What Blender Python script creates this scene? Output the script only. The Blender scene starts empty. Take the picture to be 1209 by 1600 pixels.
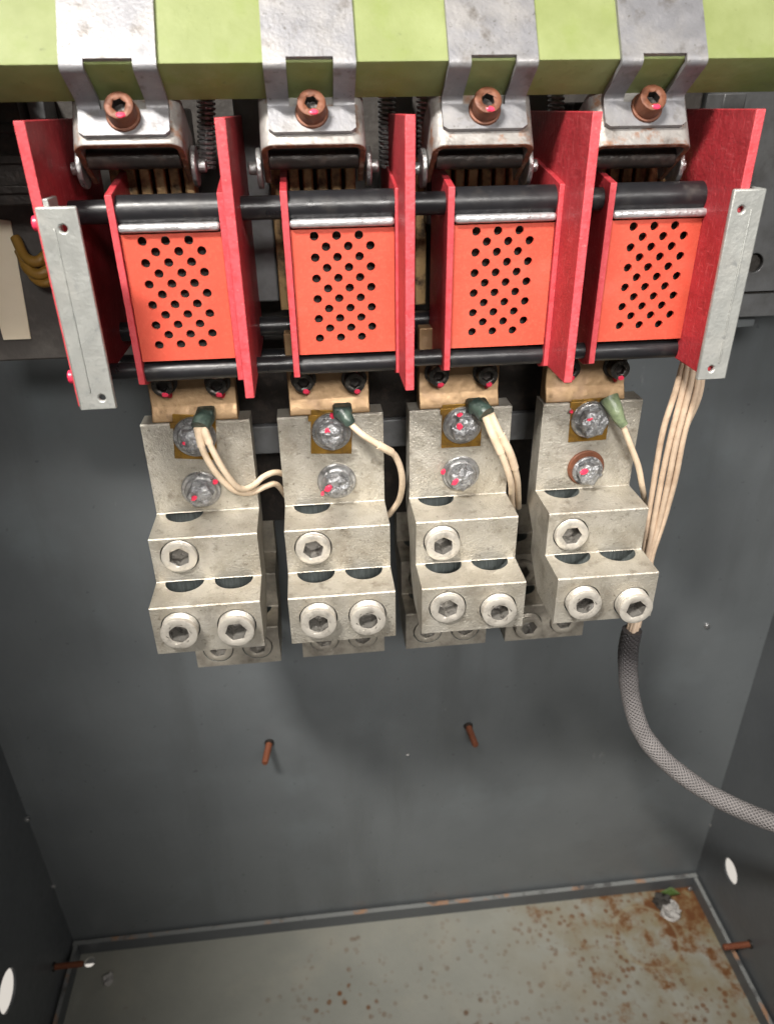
import bpy, bmesh, math, random
from mathutils import Vector, Matrix, noise
random.seed(7)
S = bpy.context.scene
COL = S.collection
V = Vector
# ------------------------------------------------------------------ camera
PITCH, YAW, ROLL, FPX = 0.5058, 0.0985, -0.0151, 1142.9
CAM = V((0.1252, -0.5166, 0.0839))
F_ = V((math.sin(YAW)*math.cos(PITCH), math.cos(YAW)*math.cos(PITCH), -math.sin(PITCH)))
R0 = V((math.cos(YAW), -math.sin(YAW), 0)); U0 = R0.cross(F_)
R_ = R0*math.cos(ROLL)+U0*math.sin(ROLL); U_ = U0*math.cos(ROLL)-R0*math.sin(ROLL)
cd = bpy.data.cameras.new('camera'); cam = bpy.data.objects.new('camera', cd); COL.objects.link(cam)
cam.matrix_world = Matrix(((R_.x, U_.x, -F_.x, CAM.x), (R_.y, U_.y, -F_.y, CAM.y), (R_.z, U_.z, -F_.z, CAM.z), (0, 0, 0, 1)))
cd.sensor_fit = 'VERTICAL'; cd.sensor_height = 24; cd.sensor_width = 18; cd.lens = FPX/1600*24
cd.clip_start = 0.01; cd.clip_end = 50
cd.dof.use_dof = True; cd.dof.focus_distance = 0.58; cd.dof.aperture_fstop = 5.0
S.camera = cam
# ------------------------------------------------------------------ world, lamps, exposure
w = bpy.data.worlds.new('World'); S.world = w; w.use_nodes = True
bgn = w.node_tree.nodes['Background']
bgn.inputs[0].default_value = (1.0, 0.93, 0.84, 1)
# the room: dim in front of the cabinet, bright workshop behind and beside it (seen through the knock-out holes)
_t = w.node_tree; _g = _t.nodes.new('ShaderNodeTexCoord'); _s = _t.nodes.new('ShaderNodeSeparateXYZ'); _t.links.new(_g.outputs['Generated'], _s.inputs[0])
_a = _t.nodes.new('ShaderNodeMapRange'); _a.inputs[1].default_value = -.45; _a.inputs[2].default_value = .1; _t.links.new(_s.outputs[1], _a.inputs[0])
_b = _t.nodes.new('ShaderNodeMapRange'); _b.inputs[1].default_value = .1; _b.inputs[2].default_value = -.25; _t.links.new(_s.outputs[2], _b.inputs[0])
_m = _t.nodes.new('ShaderNodeMath'); _m.operation = 'MULTIPLY'; _t.links.new(_a.outputs[0], _m.inputs[0]); _t.links.new(_b.outputs[0], _m.inputs[1])
_c = _t.nodes.new('ShaderNodeMapRange'); _c.inputs[3].default_value = .135; _c.inputs[4].default_value = .7; _t.links.new(_m.outputs[0], _c.inputs[0]); _t.links.new(_c.outputs[0], bgn.inputs[1])

def area(name, loc, target, sx, sy, power, col):
    l = bpy.data.lights.new(name, 'AREA'); l.shape = 'RECTANGLE'; l.size = sx; l.size_y = sy
    l.energy = power; l.color = col
    o = bpy.data.objects.new(name, l); COL.objects.link(o); o.location = loc
    o.rotation_euler = (V(target)-V(loc)).to_track_quat('-Z', 'Y').to_euler()
    return o
area('ceiling_lamp_near', (-0.50, -1.02, 1.42), (0.32, 0.10, -0.36), 0.42, 0.14, 4.8, (1.0, 0.955, 0.89)).data.spread = .74
area('front_fill_mid', (0.30, -1.70, 0.85), (0.33, 0.15, -0.27), 0.7, 0.3, 1.9, (1.0, 0.965, 0.92)).data.spread = .66  # soft low fill added in front to brighten the lug faces
area('ceiling_lamp_far', (1.25, -1.5, 0.95), (0.2, 0.1, -0.25), 0.6, 0.25, 1.1, (1.0, 0.965, 0.93)).data.spread = 1.1
S.view_settings.view_transform = 'Standard'; S.view_settings.look = 'None'
S.view_settings.exposure = 0.0; S.view_settings.gamma = 1.0; S.view_settings.use_curve_mapping = False
S.render.engine = 'CYCLES'
# ------------------------------------------------------------------ helpers
def at(u, v, y=None, x=None, z=None, d=None):
    """photo point (1209x1600) -> the point of the real place on plane y / x / z, or at depth d"""
    r = F_ + R_*((u-604.5)/FPX) + U_*((800-v)/FPX)
    if y is not None: t = (y-CAM.y)/r.y
    elif x is not None: t = (x-CAM.x)/r.x
    elif z is not None: t = (z-CAM.z)/r.z
    else: t = d
    return CAM + r*t

def node(nt, t, **k):
    n = nt.nodes.new(t)
    for a, b in k.items(): setattr(n, a, b)
    return n

def lin(c):
    return tuple(((x/255)/12.92 if x/255 <= .04045 else ((x/255+.055)/1.055)**2.4) for x in c)

def M(name, col, rough=.5, metal=0., layers=(), bump=(), rvar=0., spec=.5, coat=0., disp=None):
    """layers: (colour, scale, lo, hi, stretch(x,y,z)); bump: (scale, distance, stretch)"""
    m = bpy.data.materials.new(name); m.use_nodes = True; nt = m.node_tree
    b = nt.nodes['Principled BSDF']; L = nt.links
    g = node(nt, 'ShaderNodeNewGeometry')
    def coords(st):
        if st is None: return g.outputs['Position']
        mp = node(nt, 'ShaderNodeMapping'); mp.inputs['Scale'].default_value = st
        L.new(g.outputs['Position'], mp.inputs[0]); return mp.outputs[0]
    rgb = node(nt, 'ShaderNodeRGB'); rgb.outputs[0].default_value = (*col, 1); cur = rgb.outputs[0]
    for i, ly in enumerate(layers):
        c, sc, lo, hi = ly[:4]; st = ly[4] if len(ly) > 4 else None
        n = node(nt, 'ShaderNodeTexNoise'); n.inputs['Scale'].default_value = sc; n.inputs['Detail'].default_value = 7
        n.inputs['Roughness'].default_value = .62
        L.new(coords(st), n.inputs['Vector'])
        mr = node(nt, 'ShaderNodeMapRange'); mr.inputs[1].default_value = lo; mr.inputs[2].default_value = hi
        L.new(n.outputs[0], mr.inputs[0])
        mx = node(nt, 'ShaderNodeMix', data_type='RGBA'); L.new(mr.outputs[0], mx.inputs[0])
        L.new(cur, mx.inputs[6]); mx.inputs[7].default_value = (*c, 1); cur = mx.outputs[2]
    L.new(cur, b.inputs['Base Color'])
    b.inputs['Roughness'].default_value = rough; b.inputs['Metallic'].default_value = metal
    b.inputs['Specular IOR Level'].default_value = spec; b.inputs['Coat Weight'].default_value = coat
    if rvar:
        n = node(nt, 'ShaderNodeTexNoise'); n.inputs['Scale'].default_value = 90; n.inputs['Detail'].default_value = 6
        L.new(g.outputs['Position'], n.inputs['Vector'])
        mr = node(nt, 'ShaderNodeMapRange'); mr.inputs[1].default_value = .3; mr.inputs[2].default_value = .7
        mr.inputs[3].default_value = rough-rvar; mr.inputs[4].default_value = rough+rvar
        L.new(n.outputs[0], mr.inputs[0]); L.new(mr.outputs[0], b.inputs['Roughness'])
    prev = None
    for bp in bump:
        sc, dist = bp[:2]; st = bp[2] if len(bp) > 2 else None
        n = node(nt, 'ShaderNodeTexNoise'); n.inputs['Scale'].default_value = sc; n.inputs['Detail'].default_value = 5
        L.new(coords(st), n.inputs['Vector'])
        bn = node(nt, 'ShaderNodeBump'); bn.inputs['Strength'].default_value = 1; bn.inputs['Distance'].default_value = dist
        L.new(n.outputs[0], bn.inputs['Height'])
        if prev: L.new(prev, bn.inputs['Normal'])
        prev = bn.outputs[0]
    if prev: L.new(prev, b.inputs['Normal'])
    return m

# ------------------------------------------------------------------ materials
m_lug = M('cast_tinned_aluminium', (.51, .48, .415), .42, .6,
          layers=[((.42, .385, .32), 32, .42, .64), ((.60, .57, .51), 22, .52, .70), ((.25, .22, .175), 70, .57, .74), ((.33, .295, .24), 24, .53, .72), ((.20, .175, .14), 240, .60, .74), ((.62, .60, .55), 420, .60, .72)],
          bump=[(520, .0007), (1300, .0004), (45, .0006)], rvar=.12)
m_lugr = M('dull_cast_aluminium', (.50, .46, .39), .48, .6,
           layers=[((.26, .235, .2), 45, .42, .66), ((.18, .16, .13), 120, .58, .8)], bump=[(420, .0006), (90, .0006)], rvar=.1)
m_bore = M('bored_aluminium', (.15, .17, .165), .5, .3, layers=[((.24, .265, .26), 60, .4, .7, (9, 9, 1))], bump=[(90, .001, (14, 14, 1))])
m_screw = M('tinned_screw', (.66, .62, .55), .4, .55, layers=[((.36, .33, .29), 140, .5, .75)], bump=[(500, .0003)], rvar=.1)
m_sock = M('shaded_socket', (.30, .285, .26), .35, .6, layers=[((.12, .11, .10), 150, .5, .62), ((.6, .58, .55), 180, .6, .68)], bump=[(150, .002)])  # depth shade of the screw holes put into the colour
m_zinc = M('silvered_steel', (.42, .42, .42), .36, .8, layers=[((.2, .2, .2), 110, .45, .7), ((.62, .62, .62), 60, .55, .75)], bump=[(260, .0012), (90, .0012)], rvar=.12)
m_smear = M('smeared_silver_paint', (.36, .365, .375), .36, .6, layers=[((.12, .12, .125), 170, .46, .66), ((.6, .6, .6), 230, .58, .72)], bump=[(330, .0022), (120, .002)], rvar=.12)
m_strap = M('worn_zinc_plate', (.235, .235, .25), .5, .4, layers=[((.31, .30, .295), 26, .45, .65), ((.13, .115, .10), 70, .56, .74), ((.10, .09, .08), 300, .62, .74)], bump=[(420, .00025), (18, .0012)], rvar=.12)
m_brkt = M('zinc_bracket', (.33, .315, .30), .52, .4, layers=[((.28, .14, .08), 70, .53, .64), ((.16, .14, .125), 60, .52, .72)], bump=[(320, .0005), (60, .0008)], rvar=.12)
m_rustedge = M('rusty_cut_edge', (.22, .085, .04), .8, .0, layers=[((.12, .05, .03), 200, .4, .6), ((.4, .3, .24), 150, .56, .7)], bump=[(400, .0008)])
m_copperscrew = M('brown_cap_screw', (.18, .065, .032), .55, .2, layers=[((.11, .04, .022), 160, .45, .7)], bump=[(400, .0005)], rvar=.1)
m_green = M('green_varnished_bar', (.215, .252, .092), .55, 0, layers=[((.29, .33, .145), 14, .42, .7), ((.20, .25, .065), 26, .52, .75), ((.12, .14, .05), 130, .64, .8)], bump=[(60, .0008)], spec=.3)
m_redp = M('red_vent_board', (.63, .088, .052), .48, 0, layers=[((.55, .078, .045), 30, .4, .7), ((.60, .14, .095), 18, .55, .8), ((.34, .06, .04), 120, .68, .78), ((.66, .12, .07), 500, .5, .8)], bump=[(700, .0002)])
m_redf = M('red_fibre_board', (.40, .028, .038), .55, 0,
           layers=[((.32, .020, .027), 45, .4, .66), ((.52, .09, .095), 150, .56, .70, (1, 3.5, .5)), ((.50, .08, .09), 150, .58, .72, (1, .5, 3.5)), ((.22, .016, .02), 60, .58, .74)],
           bump=[(260, .0006), (600, .0003)], coat=.05)
m_rede = M('cut_red_edge', (.60, .075, .09), .6, 0, layers=[((.50, .04, .05), 160, .45, .7), ((.66, .16, .16), 300, .6, .72)], bump=[(500, .0004)])
m_rod = M('black_insulating_tube', (.013, .013, .015), .34, 0, layers=[((.035, .032, .03), 60, .55, .75), ((.09, .085, .078), 35, .6, .8)], bump=[(60, .0004)], rvar=.08, spec=.5)
m_trim = M('galvanised_trim', (.52, .52, .53), .42, .6, layers=[((.36, .36, .37), 120, .5, .7), ((.5, .12, .1), 95, .72, .76)], bump=[(240, .0012)], rvar=.1)
m_galv = M('galvanised_bar', (.42, .43, .41), .45, .5, layers=[((.50, .50, .47), 25, .45, .65), ((.30, .31, .31), 160, .58, .75)], bump=[(420, .0003), (30, .0008)], rvar=.1)
m_copper = M('aged_copper_bar', (.36, .235, .125), .45, .5, layers=[((.27, .17, .085), 60, .4, .66), ((.13, .08, .04), 90, .58, .76), ((.45, .30, .19), 30, .55, .75)], bump=[(150, .0005)], rvar=.1)
m_brass = M('brass_shim', (.34, .19, .035), .4, .6, layers=[((.16, .09, .03), 100, .48, .7)], bump=[(200, .0006)], rvar=.1)
m_finger = M('brass_finger', (.50, .34, .16), .42, .3, layers=[((.09, .06, .035), 90, .45, .66), ((.5, .34, .14), 60, .6, .75)], bump=[(200, .0006)], rvar=.1)
m_dark = M('blackened_steel', (.035, .030, .027), .45, .4, layers=[((.08, .06, .05), 90, .5, .75)], bump=[(200, .0008)], rvar=.1)
m_black = M('oiled_black_screw', (.05, .047, .043), .32, .6, layers=[((.14, .13, .115), 160, .5, .72)], bump=[(300, .001)], rvar=.1)
m_base = M('grey_moulded_base', (.065, .058, .053), .6, 0, layers=[((.11, .1, .09), 40, .48, .7)], bump=[(200, .0006)])
m_greysteel = M('grey_steel_plate', (.20, .205, .21), .45, .3, layers=[((.14, .14, .14), 40, .45, .7)], bump=[(120, .0006)], rvar=.08)
m_mark = M('pink_torque_paint', (.85, .045, .105), .35, 0, layers=[((.6, .02, .05), 300, .5, .7)], spec=.6)
m_markd = M('dark_red_torque_paint', (.55, .012, .03), .35, 0, spec=.6)
m_wire = M('cream_wire_insulation', (.70, .56, .41), .5, 0, layers=[((.55, .42, .29), 70, .45, .7)], bump=[(300, .0003)])
m_wirep = M('tan_wire_insulation', (.64, .49, .36), .5, 0, layers=[((.46, .33, .23), 60, .45, .72)], bump=[(300, .0003)])
m_shrink = M('green_grey_shrink_sleeve', (.03, .048, .04), .38, 0, layers=[((.07, .10, .08), 120, .45, .7)], bump=[(200, .001)])
m_shrinkl = M('clear_green_shrink_sleeve', (.17, .21, .12), .32, 0, layers=[((.09, .12, .07), 140, .45, .7)], bump=[(200, .001)])
m_stud = M('rusty_copper_stud', (.22, .07, .03), .7, .2, layers=[((.2, .06, .03), 200, .45, .7)], bump=[(600, .0006)])
m_label = M('cream_card', (.80, .70, .54), .6, 0, layers=[((.74, .64, .48), 20, .45, .7)])
m_yellow = M('yellow_insulation', (.24, .13, .018), .5, 0, layers=[((.25, .13, .02), 70, .45, .7)], bump=[(100, .002)])
m_rivet = M('bright_rivet', (.5, .5, .5), .3, .8)
m_stone = M('pale_grit', (.5, .48, .46), .8, 0, bump=[(200, .003)])
m_leaf = M('green_leaf', (.07, .12, .025), .6, 0)
m_soil = M('dark_grit', (.05, .045, .04), .8, 0, bump=[(200, .003)])
m_lip = M('chipped_grey_lip', (.26, .27, .265), .5, .1, layers=[((.42, .25, .16), 16, .54, .6), ((.12, .12, .12), 40, .54, .68)], bump=[(60, .001)])
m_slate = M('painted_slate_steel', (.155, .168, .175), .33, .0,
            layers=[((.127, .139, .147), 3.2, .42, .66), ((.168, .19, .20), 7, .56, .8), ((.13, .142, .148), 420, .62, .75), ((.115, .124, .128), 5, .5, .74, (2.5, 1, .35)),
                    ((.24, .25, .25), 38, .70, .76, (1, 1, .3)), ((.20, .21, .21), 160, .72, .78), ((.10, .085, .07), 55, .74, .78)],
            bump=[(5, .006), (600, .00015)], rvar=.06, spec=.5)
m_slated = M('painted_side_steel', (.105, .113, .12), .40, .0, layers=[((.085, .092, .10), 4, .42, .66)], bump=[(6, .003), (600, .00015)], rvar=.05)  # slate paint again, in a darker tone for side walls and lip

# braided sleeve: diagonal weave from the tube's own UV map
def braid():
    m = bpy.data.materials.new('grey_braided_sleeve'); m.use_nodes = True; nt = m.node_tree; L = nt.links
    b = nt.nodes['Principled BSDF']; uv = node(nt, 'ShaderNodeUVMap')
    s = node(nt, 'ShaderNodeSeparateXYZ'); L.new(uv.outputs[0], s.inputs[0])
    def mth(op, a, b_=None):
        n = node(nt, 'ShaderNodeMath', operation=op)
        for i, q in enumerate((a, b_)):
            if q is None: continue
            if isinstance(q, (int, float)): n.inputs[i].default_value = q
            else: L.new(q, n.inputs[i])
        return n.outputs[0]
    u = mth('MULTIPLY', s.outputs[0], 2*math.pi*13); v = mth('MULTIPLY', s.outputs[1], 2*math.pi*215)
    a = mth('SINE', mth('ADD', u, v)); c = mth('SINE', mth('SUBTRACT', u, v))
    h = mth('MAXIMUM', a, c)
    h2 = mth('MULTIPLY', mth('ADD', h, 1.0), .5)
    g = node(nt, 'ShaderNodeNewGeometry'); n = node(nt, 'ShaderNodeTexNoise'); n.inputs['Scale'].default_value = 45
    L.new(g.outputs['Position'], n.inputs['Vector'])
    cr = node(nt, 'ShaderNodeMix', data_type='RGBA'); L.new(h2, cr.inputs[0])
    cr.inputs[6].default_value = (.10, .097, .10, 1); cr.inputs[7].default_value = (.27, .25, .245, 1)
    # the first stretch is bare dark tape, further on the weave shows
    mr = node(nt, 'ShaderNodeMapRange'); mr.inputs[1].default_value = .03; mr.inputs[2].default_value = .11; L.new(s.outputs[1], mr.inputs[0])
    nz = mth('MULTIPLY', mr.outputs[0], mth('ADD', mth('MULTIPLY', n.outputs[0], .6), .6))
    mx = node(nt, 'ShaderNodeMix', data_type='RGBA'); L.new(nz, mx.inputs[0]); mx.inputs[6].default_value = (.055, .05, .052, 1)
    L.new(cr.outputs[2], mx.inputs[7]); L.new(mx.outputs[2], b.inputs['Base Color'])
    b.inputs['Roughness'].default_value = .55
    bn = node(nt, 'ShaderNodeBump'); bn.inputs['Distance'].default_value = .0012; L.new(h2, bn.inputs['Height']); L.new(bn.outputs[0], b.inputs['Normal'])
    return m
m_braid = braid()

# floor: grey paint, rust crowding into the far right corner, small rust spots
def floormat(cx, cy, rx, ry, fx, fy):
    m = bpy.data.materials.new('rusting_grey_floor'); m.use_nodes = True; nt = m.node_tree; L = nt.links
    b = nt.nodes['Principled BSDF']; g = node(nt, 'ShaderNodeNewGeometry'); P_ = g.outputs['Position']
    def ns(sc, det=8, ro=.6):
        n = node(nt, 'ShaderNodeTexNoise'); n.inputs['Scale'].default_value = sc; n.inputs['Detail'].default_value = det
        n.inputs['Roughness'].default_value = ro; L.new(P_, n.inputs['Vector']); return n.outputs[0]
    def mth(op, a, b_=None):
        n = node(nt, 'ShaderNodeMath', operation=op)
        for i, q in enumerate((a, b_)):
            if q is None: continue
            if isinstance(q, (int, float)): n.inputs[i].default_value = q
            else: L.new(q, n.inputs[i])
        return n.outputs[0]
    def mrg(a, lo, hi):
        n = node(nt, 'ShaderNodeMapRange'); n.inputs[1].default_value = lo; n.inputs[2].default_value = hi; L.new(a, n.inputs[0]); return n.outputs[0]
    def mix(f, a, col):
        n = node(nt, 'ShaderNodeMix', data_type='RGBA'); L.new(f, n.inputs[0]); L.new(a, n.inputs[6])
        n.inputs[7].default_value = (*col, 1); return n.outputs[2]
    def dist(x, y):
        n = node(nt, 'ShaderNodeVectorMath', operation='DISTANCE'); s = node(nt, 'ShaderNodeSeparateXYZ'); L.new(P_, s.inputs[0])
        c = node(nt, 'ShaderNodeCombineXYZ'); L.new(s.outputs[0], c.inputs[0]); L.new(s.outputs[1], c.inputs[1])
        L.new(c.outputs[0], n.inputs[0]); n.inputs[1].default_value = (x, y, 0); return n.outputs['Value']
    r = node(nt, 'ShaderNodeRGB'); r.outputs[0].default_value = (.335, .335, .295, 1); c = r.outputs[0]
    c = mix(mrg(ns(3.5), .42, .7), c, (.26, .265, .235)); c = mix(mrg(ns(9), .5, .8), c, (.37, .355, .30))
    d = dist(cx, cy)
    c = mix(mth('MULTIPLY', mrg(ns(14), .35, .6), mrg(d, .40, .05)), c, (.25, .2, .11))
    k = mth('SUBTRACT', ns(24, 9, .66), mth('MULTIPLY', d, .80))
    c = mix(mrg(k, .36, .50), c, (.22, .115, .045)); c = mix(mrg(k, .44, .53), c, (.15, .06, .022))
    vo = node(nt, 'ShaderNodeTexVoronoi'); vo.inputs['Scale'].default_value = 46; L.new(P_, vo.inputs['Vector'])
    spots = mth('MULTIPLY', mrg(vo.outputs['Distance'], .26, .12), mrg(ns(5), .52, .62))
    c = mix(spots, c, (.13, .06, .025))
    vo2 = node(nt, 'ShaderNodeTexVoronoi'); vo2.inputs['Scale'].default_value = 75; L.new(P_, vo2.inputs['Vector'])
    near = mth('MAXIMUM', mrg(mth('ADD', dist(fx, fy), mth('MULTIPLY', ns(20), .08)), .14, .07), mth('MULTIPLY', mrg(d, .55, .15), .9))
    c = mix(mth('MULTIPLY', mth('MULTIPLY', mrg(vo2.outputs['Distance'], .42, .22), mrg(ns(30), .46, .56)), near), c, (.17, .075, .028))
    ring = mth('MULTIPLY', mrg(mth('ABSOLUTE', mth('SUBTRACT', dist(rx, ry), .055)), .004, .001), .45)
    c = mix(ring, c, (.34, .30, .2))
    L.new(c, b.inputs['Base Color']); b.inputs['Roughness'].default_value = .5
    bn = node(nt, 'ShaderNodeBump'); bn.inputs['Distance'].default_value = .001; L.new(ns(60), bn.inputs['Height']); L.new(bn.outputs[0], b.inputs['Normal'])
    return m

# ------------------------------------------------------------------ mesh helpers
def root(name, loc, label, cat, group=None):
    o = bpy.data.objects.new(name, None); o.empty_display_size = .01; COL.objects.link(o); o.location = loc
    o['label'] = label; o['category'] = cat
    if group: o['group'] = group
    return o

def finish(name, bm, mats, parent=None, bev=0., loc=None, rot=None, angle=35, local=False, segs=2):
    me = bpy.data.meshes.new(name)
    bmesh.ops.recalc_face_normals(bm, faces=bm.faces)
    bm.to_mesh(me); bm.free()
    for mt in (mats if isinstance(mats, (list, tuple)) else [mats]): me.materials.append(mt)
    o = bpy.data.objects.new(name, me); COL.objects.link(o)
    org = V(parent.location) if parent else V((0, 0, 0))
    if parent: o.parent = parent
    if local:                      # mesh already built round its own origin
        o.location = V(loc)-org
        if rot is not None: o.rotation_euler = rot.to_euler()
    else:                          # mesh built in place: move it so the origin sits at its centre
        c = V(loc) if loc is not None else sum((v.co for v in me.vertices), V())/max(1, len(me.vertices))
        me.transform(Matrix.Translation(-c)); o.location = c-org
    if bev:
        md = o.modifiers.new('bevel', 'BEVEL'); md.width = bev; md.segments = segs; md.limit_method = 'ANGLE'; md.angle_limit = math.radians(40)
    for p in me.polygons: p.use_smooth = True
    me.set_sharp_from_angle(angle=math.radians(angle))
    return o

def tag(o, label, cat, group=None):
    o['label'] = label; o['category'] = cat
    if group: o['group'] = group
    return o

def box(bm, x0, x1, y0, y1, z0, z1, mi=0):
    vs = [bm.verts.new((x, y, z)) for x in (x0, x1) for y in (y0, y1) for z in (z0, z1)]
    for f in ((0, 1, 3, 2), (4, 6, 7, 5), (0, 4, 5, 1), (2, 3, 7, 6), (0, 2, 6, 4), (1, 5, 7, 3)):
        fc = bm.faces.new([vs[i] for i in f]); fc.material_index = mi
    return bm

def new(): return bmesh.new()

def rings(bm, rs, cap0=True, cap1=True, mi=0):
    """rs: list of rings (lists of Vectors, same length)"""
    vr = [[bm.verts.new(p) for p in r] for r in rs]; n = len(vr[0])
    for a, b in zip(vr, vr[1:]):
        for i in range(n):
            f = bm.faces.new((a[i], a[(i+1) % n], b[(i+1) % n], b[i])); f.material_index = mi
    if cap0: bm.faces.new(vr[0][::-1]).material_index = mi
    if cap1: bm.faces.new(vr[-1]).material_index = mi
    return vr

def circ(r, z, n=32, ph=0):
    return [V((r*math.cos(ph+2*math.pi*i/n), r*math.sin(ph+2*math.pi*i/n), z)) for i in range(n)]

def hexr(r, z, n=32, ph=0):
    out = []
    for i in range(n):
        t = 2*math.pi*i/n; k = (t) % (math.pi/3)-math.pi/6
        q = r*math.cos(math.pi/6)/math.cos(k); out.append(V((q*math.cos(t+ph), q*math.sin(t+ph), z)))
    return out

def cyl(bm, p, q, r, n=28, mi=0, r2=None):
    p = V(p); q = V(q); d = (q-p).normalized(); a = d.orthogonal().normalized(); b = d.cross(a)
    rr = [[c+a*(R*math.cos(2*math.pi*i/n))+b*(R*math.sin(2*math.pi*i/n)) for i in range(n)] for c, R in ((p, r), (q, r2 or r))]
    rings(bm, rr, mi=mi); return bm

def to_axis(d, spin=0):
    d = V(d).normalized()
    return d.to_track_quat('Z', 'Y').to_matrix() @ Matrix.Rotation(spin, 3, 'Z')

def catmull(pts, k=10):
    pts = [V(p) for p in pts]; P = [pts[0]*2-pts[1]]+pts+[pts[-1]*2-pts[-2]]; out = []
    for i in range(1, len(P)-2):
        p0, p1, p2, p3 = P[i-1:i+3]
        for j in range(k):
            t = j/k
            out.append(.5*((2*p1)+(p2-p0)*t+(2*p0-5*p1+4*p2-p3)*t*t+(3*p1-p0-3*p2+p3)*t**3))
    out.append(pts[-1]); return out

def tube(bm, pts, rad, n=16, k=10, wob=0., mi=0):
    c = catmull(pts, k); m = len(c); uvl = bm.loops.layers.uv.verify()
    a = None; rr = []; ln = [0]
    for i in range(m):
        d = (c[min(i+1, m-1)]-c[max(i-1, 0)]).normalized()
        a = d.orthogonal().normalized() if a is None else (a-d*a.dot(d)).normalized()
        b = d.cross(a); r = rad(i/(m-1)) if callable(rad) else rad
        if wob: r *= 1+wob*noise.noise(c[i]*60)
        rr.append([c[i]+a*(r*math.cos(2*math.pi*j/n))+b*(r*math.sin(2*math.pi*j/n)) for j in range(n)])
        if i: ln.append(ln[-1]+(c[i]-c[i-1]).length)
    vr = [[bm.verts.new(p) for p in r] for r in rr]
    for i in range(m-1):
        for j in range(n):
            f = bm.faces.new((vr[i][j], vr[i][(j+1) % n], vr[i+1][(j+1) % n], vr[i+1][j])); f.material_index = mi
            for l, (uu, vv) in zip(f.loops, ((j/n, ln[i]), ((j+1)/n, ln[i]), ((j+1)/n, ln[i+1]), (j/n, ln[i+1]))): l[uvl].uv = (uu, vv)
    bm.faces.new(vr[0][::-1]).material_index = mi; bm.faces.new(vr[-1]).material_index = mi
    return bm

def boolean(bm, cut):
    """returns bm minus cut, baked (material slot 1 = cut surface)"""
    mb = []
    for q in (bm, cut):
        bmesh.ops.recalc_face_normals(q, faces=q.faces); me = bpy.data.meshes.new('tmp'); q.to_mesh(me); q.free()
        me.materials.append(m_lug); me.materials.append(m_bore)
        o = bpy.data.objects.new('tmp', me); COL.objects.link(o); mb.append(o)
    md = mb[0].modifiers.new('b', 'BOOLEAN'); md.operation = 'DIFFERENCE'; md.solver = 'EXACT'; md.object = mb[1]
    dg = bpy.context.evaluated_depsgraph_get(); dg.update()
    ev = bpy.data.meshes.new_from_object(mb[0].evaluated_get(dg))
    out = bmesh.new(); out.from_mesh(ev)
    for o in mb:
        me = o.data; bpy.data.objects.remove(o); bpy.data.meshes.remove(me)
    bpy.data.meshes.remove(ev)
    return out

def prism_x(bm, prof, x0, x1, mi=0):
    """prof: (y,z) outline extruded along x"""
    rings(bm, [[V((x, y, z)) for y, z in prof] for x in (x0, x1)], mi=mi); return bm

def socket_bm(r, h, hx, depth, below=.002, thread=0, chamfer=.0008, n=36, ph=0.):
    """socket screw along +Z, base at z=0, face at z=h"""
    bm = new(); rs = [circ(r, -below, n)]
    if thread:
        z = 0; rs.append(circ(r, 0, n))
        while z < h-chamfer-.0018:
            rs += [circ(r*.915, z+.0008, n), circ(r*.915, z+.0010, n), circ(r, z+.0017, n), circ(r, z+.0020, n)]; z += .0022
    rs += [circ(r, h-chamfer, n), circ(r-chamfer*.3, h-chamfer*.3, n), circ(r-chamfer, h, n), circ(hx*1.13, h, n), hexr(hx, h-.0007, n, ph), hexr(hx*.97, h-depth, n, ph)]
    vr = rings(bm, rs, cap1=False)
    c = bm.verts.new((0, 0, h-depth*1.12))
    last = vr[-1]
    for i in range(n): bm.faces.new((last[i], last[(i+1) % n], c))
    bm.faces.ensure_lookup_table()
    for f in bm.faces:
        if sum(v.co.z for v in f.verts)/len(f.verts) < h-.25*depth and sum((v.co.x**2+v.co.y**2)**.5 for v in f.verts)/len(f.verts) < hx*1.02: f.material_index = 1
    return bm

def blob(bm, r, h, seed=0, amp=.12, n=26, m=9, z0=0, hexed=0.):
    """wrinkled domed lump on +Z"""
    rr = []
    for j in range(m+1):
        t = j/m
        if t < .5: R = 1; z = t/.5*.72
        else: q = (t-.5)/.5; R = math.cos(q*math.pi/2*.96); z = .72+.28*math.sin(q*math.pi/2)
        row = []
        for i in range(n):
            a = 2*math.pi*i/n; k = (a % (math.pi/3))-math.pi/6
            hx = 1-hexed+hexed*math.cos(math.pi/6)/math.cos(k)
            p = V((R*hx*math.cos(a)*r, R*hx*math.sin(a)*r, z0+z*h))
            q = noise.noise(V((p.x*170+seed*9, p.y*170, p.z*170)))*amp+noise.noise(V((p.x*420+seed, p.y*420, p.z*420)))*amp*.35
            p = V((p.x*(1+q), p.y*(1+q), z0+(p.z-z0)*(1+q*1.2))); row.append(p)
        rr.append(row)
    rings(bm, rr); return bm

def patch(pts_c, w_, h_, ax, spin, seed=1, thick=.0009):
    """small uneven dab of torque paint, lying on a surface with normal ax"""
    bm = new(); n = 14
    def ring(s, z): return [V((w_*s*math.cos(2*math.pi*i/n)*(1+.35*noise.noise(V((i*.9, seed*3.1, 0)))), h_*s*math.sin(2*math.pi*i/n)*(1+.35*noise.noise(V((i*.9, seed*5.3, 4)))), z)) for i in range(n)]
    rings(bm, [ring(1, -.0004), ring(1, thick*.5), ring(.75, thick)])
    return bm

NY = V((0, -1, 0))
PIT = .11                                     # pole pitch
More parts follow.
